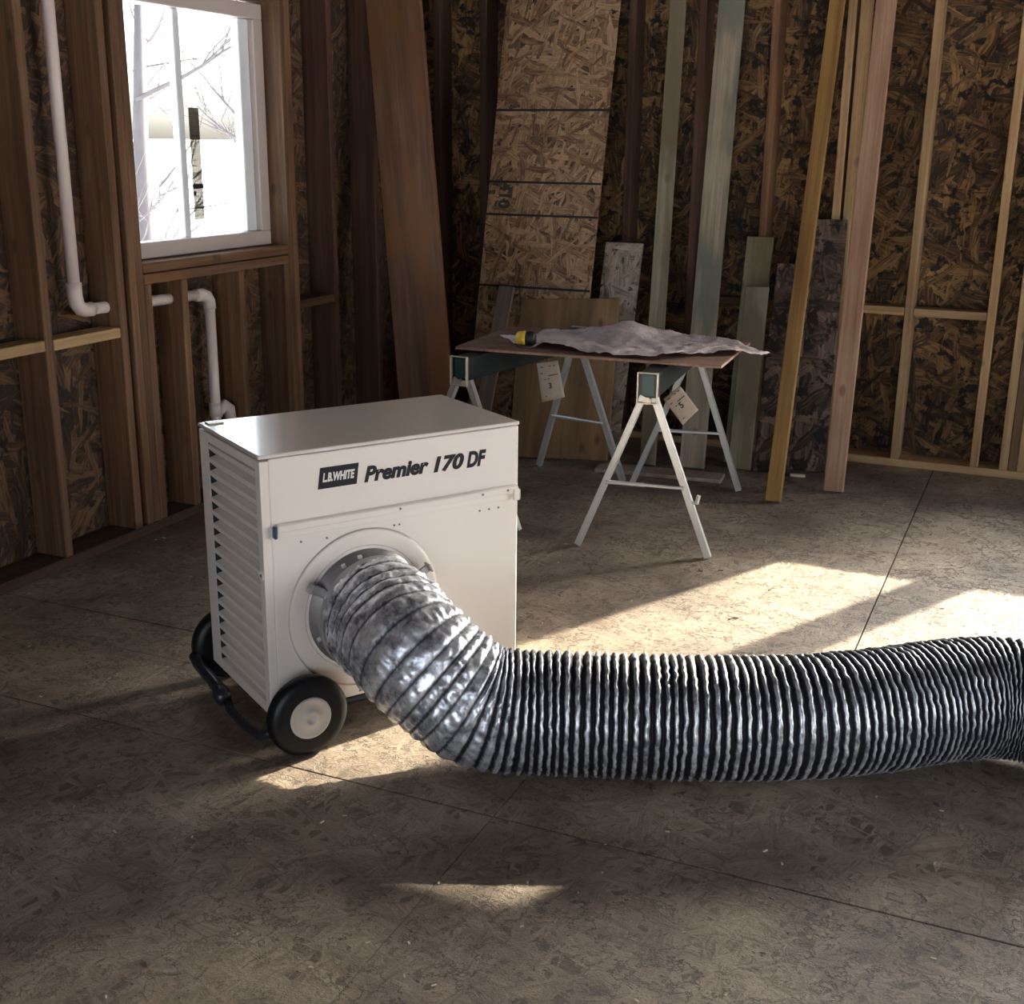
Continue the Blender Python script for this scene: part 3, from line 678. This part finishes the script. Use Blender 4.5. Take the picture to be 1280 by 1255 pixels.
# clamp band over the collar end and the flared cuff at the far end
c0, t0 = at_s(0.0); c0 = c0-Vector((P0.x, P0.y, 0))
bm = bmesh.new(); tube(bm, [c0-t0*.012, c0-t0*.0119, c0+t0*.012], .1535, 64, caps=False); 
fin(bm, 'duct_clamp', M['collar'], D, True)
ce_, te = at_s(TOT-.002); ce_ = ce_-Vector((P0.x, P0.y, 0))
bm = bmesh.new()
tube(bm, [ce_-te*.012, ce_+te*.01, ce_+te*.03, ce_+te*.035, ce_+te*.03, ce_-te*.012], .15, 80, caps=False, radii=[.148, .150, .153, .153, .149, .143])
for v in bm.verts: v.co.z = max(v.co.z, .001)
fin(bm, 'end_cuff', painted('cuff_fabric', (.06, .10, .16), .45, .2, scale=40), D, True)

# ------------------------------------------------------------------ sawhorses
def sawhorse(a, b, label, feetF, feetB, dark=False, tag_t=None):
    a, b = Vector(a), Vector(b)               # ends of the beam axis, z = mid height of beam
    root = empty('sawhorse', (a.x, a.y, 0), label=label, cat='sawhorse', group='folding metal sawhorses under the table')
    o = root.location.copy(); ax = (b-a).normalized(); sd = ax.cross(Vector((0, 0, 1))).normalized()
    L = (b-a).length
    base = Matrix.Translation(a-o) @ Matrix((sd, ax, Vector((0, 0, 1)))).transposed().to_4x4()
    bm = bmesh.new(); h = .045; w_ = .034
    box(bm, -w_, -w_+.003, 0, L, -h, h, base); box(bm, w_-.003, w_, 0, L, -h, h, base); box(bm, -w_, w_, 0, L, h-.003, h, base); box(bm, -w_, w_, .004, .007, -h, h, base)
    box(bm, -w_, -w_+.016, 0, L, -h, -h+.003, base); box(bm, w_-.016, w_, 0, L, -h, -h+.003, base)
    be = fin(bm, 'beam', M['beam_dark'], root)
    bm = bmesh.new(); box(bm, -.022, .022, -.0005, .004, -.038, .038, base)
    for k in range(9): box(bm, -.020+k*.0048, -.018+k*.0048, -.002, 0, -.036, .036, base)
    fin(bm, 'end_plate', M['teal'], root)
    for (yy, nm) in ((.0, 'end_bracket'), (L, 'end_bracket')):
        bm = bmesh.new(); s = -1 if yy == 0 else 1; y1_ = yy+s*.016; ya, yb = min(yy, y1_), max(yy, y1_)
        for xx in (-.039, .034): box(bm, xx, xx+.005, ya, yb, -.062, .046, base)
        box(bm, -.039, .039, ya, yb, -.066, -.061, base); box(bm, -.039, .039, ya, yb, .046, .050, base)
        fin(bm, nm, M['zinc'], root, bevel=.001)
    lm = M['galv']
    for feet, yy in ((feetF, .02), (feetB, L-.02)):
        for sgn, ft in zip((-1, 1), feet):
            top = base @ Vector((sgn*.016, yy+.012*sgn, -.040)); fo = Vector(ft)-o
            bm = bmesh.new(); z = (top-fo).normalized(); y = (ax-z*ax.dot(z)).normalized(); x = y.cross(z)
            mt = Matrix.Translation(fo) @ Matrix((x, y, z)).transposed().to_4x4(); LL = (top-fo).length
            # open channel leg
            box(bm, -.0125, .0125, -.0125, -.0105, 0, LL, mt); box(bm, -.0125, -.0105, -.0125, .0125, 0, LL, mt); box(bm, .0105, .0125, -.0125, .0125, 0, LL, mt)
            box(bm, -.0125, .0125, .0105, .0125, .0, LL*.45, mt)
            mn = min(v.co.z for v in bm.verts)
            for v in bm.verts: v.co.z -= mn*(1-(v.co.z-mn)/.8)
            lg_ = fin(bm, 'leg', lm, root)
        hb = .265
        P = [Vector(f) for f in feet]; T = [base @ Vector((sgn*.016, yy, -.04))+o for sgn in (-1, 1)]
        q = [P[i].lerp(T[i], hb/.60)-o for i in (0, 1)]
        off = -ax*.014 if yy < .1 else -ax*.014
        bm = bmesh.new(); mid = q[0].lerp(q[1], .5)
        tube(bm, [q[0]+off, mid+off], .008, 10); tube(bm, [mid.lerp(q[0], .12)+off, q[1]+off], .0062, 10)
        fin(bm, 'spreader', lm, root)
        bm = bmesh.new(); pv_ = base @ Vector((0, yy, -.055)); tube(bm, [pv_-ax*.032, pv_+ax*.032], .014, 12); fin(bm, 'pivot_bolt', M['zinc'], root)
    q = Vector(feetF[1]).lerp(base @ Vector((.016, .02, -.04))+o, .35)-o
    bm = bmesh.new(); tube(bm, [q+sd*.012, q+sd*.03, q+sd*.036+Vector((0, 0, .03))], .008, 8); fin(bm, 'wing_nut', M['galv'], root)
    return root
sawhorse((-1.318, 4.215, .648), (-1.405, 5.16, .648), 'grey metal folding sawhorse standing under the right end of the table', ((-1.573, 4.205, 0), (-1.072, 4.268, 0)), ((-1.662, 5.130, 0), (-1.191, 5.229, 0)))
sawhorse((-2.085, 4.215, .648), (-1.955, 5.17, .648), 'metal folding sawhorse under the left end of the table, partly behind the heater', ((-2.335, 4.19, 0), (-1.850, 4.26, 0)), ((-2.171, 5.246, 0), (-1.712, 5.148, 0)))

# ------------------------------------------------------------------ table top, paper, tape
TZ = .7005
tt = empty('table_top', (-1.645, 4.66, TZ), math.radians(3.2), label='thin brown plywood sheet laid across the two sawhorses', cat='table top')
boxo('plywood_face', (-.535, .535, -.30, .30, .0105, .0125), M['table_ply'], tt, .0005)
boxo('plywood_core', (-.536, .536, -.301, .301, .001, .0104), M['table_edge'], tt, .001)
bm = bmesh.new(); NXp, NYp = 90, 50
near = [(-2.045, 4.50), (-1.90, 4.425), (-1.75, 4.425), (-1.60, 4.37), (-1.44, 4.375), (-1.30, 4.42), (-1.215, 4.56), (-1.12, 4.615), (-1.03, 4.70)]
far = [(-2.02, 4.54), (-1.96, 4.80), (-1.88, 4.90), (-1.75, 4.93), (-1.60, 4.94), (-1.45, 4.93), (-1.32, 4.90), (-1.15, 4.86), (-1.00, 4.79)]
def poly(P, t):
    n = len(P)-1; i = min(int(t*n), n-1); f = t*n-i; return Vector((*P[i], 0)).lerp(Vector((*P[i+1], 0)), f)
vv = []
for i in range(NXp+1):
    row = []
    for j in range(NYp+1):
        u_, v_ = i/NXp, j/NYp
        p_ = poly(near, u_).lerp(poly(far, u_), v_)
        edge = .006*noise.noise(Vector((u_*40, v_*2, 1.0)))
        p_.y += edge*(1 if j in (0, NYp) else .2); p_.x += .006*noise.noise(Vector((u_*3, v_*30, 5.0)))
        hgt = .012+.030*abs(noise.noise(Vector((p_.x*5, p_.y*5, .3))))+.016*abs(noise.noise(Vector((p_.x*17, p_.y*17, 2.3))))+.007*abs(noise.noise(Vector((p_.x*45, p_.y*45, 4.1))))
        d2 = ((p_.x+1.62)/.13)**2+((p_.y-4.83)/.12)**2
        hgt += .055*math.exp(-d2)
        dE = ((p_.x+1.55)/.35)**2+((p_.y-4.44)/.05)**2; hgt += .012*math.exp(-dE); hgt *= 1-.97*math.exp(-(((p_.x+1.905)/.07)**2+((p_.y-4.445)/.05)**2))
        over = max(p_.x+1.108, 0)
        p_.z = TZ+.0135-.008+hgt-over*.22
        if over <= 0: p_.z = max(p_.z, TZ+.0145)
        row.append(bm.verts.new(p_-Vector((-1.55, 4.66, TZ))))
    vv.append(row)
for i in range(NXp):
    for j in range(NYp): bm.faces.new((vv[i][j], vv[i+1][j], vv[i+1][j+1], vv[i][j+1]))
pp = fin(bm, 'blueprint_paper', M['paper'], None, True); pp.location = (-1.55, 4.66, TZ)
md = pp.modifiers.new('thickness', 'SOLIDIFY'); md.thickness = .0012
tag(pp, 'large crumpled sheet of plan paper spread over the table', 'paper')
tp = empty('tape_measure', (-1.905, 4.445, TZ+.0475), math.radians(12), label='yellow and black tape measure resting on the paper at the table left', cat='tape measure')
bm = bmesh.new(); lathe(bm, [(-.040, .018), (-.034, .026), (-.010, .030), (.0, .030)], 32, 0); fin(bm, 'case', M['yellow_plastic'], tp, True)
bm = bmesh.new(); lathe(bm, [(.0003, .0285), (.010, .030), (.030, .028), (.037, .022)], 32, 0); fin(bm, 'grip', M['black_plastic'], tp, True)
boxo('belt_clip', (.037, .041, -.008, .008, -.02, .015), M['black_plastic'], tp, .001)
for v in (('lip', (-.040, .0, -.024, .018, -.028, -.022)),): boxo('tape_mouth', v[1], M['black_plastic'], tp, .001)

# cardboard tags hanging from the sawhorse beams
def hang_tag(label, corners, glyph, gp, gsz):
    o = Vector(corners[0]); root = empty('hang_tag', o, label=label, cat='tag', group='cardboard tags hanging from the sawhorses')
    c = [Vector(q)-o for q in corners]; n = (c[1]-c[0]).cross(c[3]-c[0]).normalized()
    if n.y > 0: n = -n
    bm = bmesh.new(); N = 8; gr = []
    for side in (0, .0012):
        g2 = []
        for i in range(N+1):
            rw = []
            for j in range(N+1):
                u_, v_ = i/N, j/N; p_ = c[0].lerp(c[1], u_).lerp(c[3].lerp(c[2], u_), v_)
                p_ += n*(.006*math.sin(u_*3.1)*(v_)+.004*noise.noise(p_*14)+side)
                rw.append(bm.verts.new(p_))
            g2.append(rw)
        gr.append(g2)
    for i in range(N):
        for j in range(N):
            bm.faces.new((gr[0][i][j], gr[0][i][j+1], gr[0][i+1][j+1], gr[0][i+1][j])); bm.faces.new((gr[1][i][j], gr[1][i+1][j], gr[1][i+1][j+1], gr[1][i][j+1]))
    for i in range(N):
        for e in (0, N):
            bm.faces.new((gr[0][i][e], gr[0][i+1][e], gr[1][i+1][e], gr[1][i][e])); bm.faces.new((gr[0][e][i], gr[1][e][i], gr[1][e][i+1], gr[0][e][i+1]))
    fin(bm, 'card', M['card'], root, True)
    x = (c[1]-c[0]).normalized(); z = n; y = z.cross(x)
    if y.z < 0: pass
    pos = c[0].lerp(c[1], gp[0]).lerp(c[3].lerp(c[2], gp[0]), gp[1])+n*.009
    text_mesh('printed_figure', glyph, gsz, M['ink'], root, Matrix.Translation(pos) @ Matrix((x, y, z)).transposed().to_4x4(), bold=.0008)
    rr = random.Random(3)
    for k in range(12):
        a, b2 = rr.uniform(.12, .8), rr.choice((.12, .2, .28, .36, .44, .88))
        q = c[0].lerp(c[1], a).lerp(c[3].lerp(c[2], a), b2)+n*.0085
        L_ = rr.uniform(.006, .018); bm = bmesh.new()
        vs = [bm.verts.new(q+x*i_+y*j_+n*k_) for k_ in (0, .0006) for i_, j_ in ((0, 0), (L_, 0), (L_, .0035), (0, .0035))]
        bm.faces.new(vs[:4]); bm.faces.new(vs[4:]); fin(bm, 'print_line', M['ink'], root)
    tie = bmesh.new(); m0 = c[0].lerp(c[1], .45); tube(tie, [m0+Vector((0, 0, -.008)), m0+Vector((.004, .004, .03)), m0+Vector((.002, .006, .042))], .0015, 6); fin(tie, 'string', M['ink'], root)
hang_tag('pale cardboard tag hanging by the left sawhorse, marked 3', [(-2.068, 4.95, .555), (-1.968, 4.95, .575), (-1.930, 4.95, .415), (-2.040, 4.95, .380)], '3', (.42, .68), .035)
hang_tag('pale cardboard tag hanging tilted from the right sawhorse, marked 5', [(-1.372, 4.60, .522), (-1.308, 4.60, .582), (-1.228, 4.60, .492), (-1.288, 4.60, .425)], '5', (.45, .60), .035)

# ------------------------------------------------------------------ wood chips and dust on the floor
bm = bmesh.new()
for k in range(520):
    x = R.uniform(-3.1, 1.6); y = R.uniform(1.0, 5.9)
    if (-2.4 < x < -1.0 and 2.2 < y < 3.4) or (y > 5.0 and x < -.6): continue
    s = R.uniform(.0015, .0045)*(2.0 if R.random() < .05 else 1); a = R.uniform(0, PI)
    mt = Matrix.Translation((x, y, .0008)) @ Matrix.Rotation(a, 4, 'Z') @ Matrix.Rotation(R.uniform(-.2, .2), 4, 'Y')
    box(bm, -s*R.uniform(.8, 2.2), s, -s*.5, s*.5, 0, s*.4, mt)
tag(fin(bm, 'wood_chips', M['chip'], None), 'pale wood chips and dust scattered over the floor', 'wood chips', kind='stuff')
bm = bmesh.new()
for k in range(70):
    x = R.uniform(-2.8, 1.2); y = R.uniform(1.2, 5.0)
    if -2.4 < x < -1.0 and 2.2 < y < 3.4: continue
    s = R.uniform(.003, .008); a = R.uniform(0, PI)
    mt = Matrix.Translation((x, y, .0008)) @ Matrix.Rotation(a, 4, 'Z')
    box(bm, -s*1.8, s, -s*.4, s*.5, 0, s*.4, mt)
tag(fin(bm, 'dark_crumbs', M['screw'], None), 'dark crumbs of dirt scattered over the floor', 'dirt', kind='stuff')
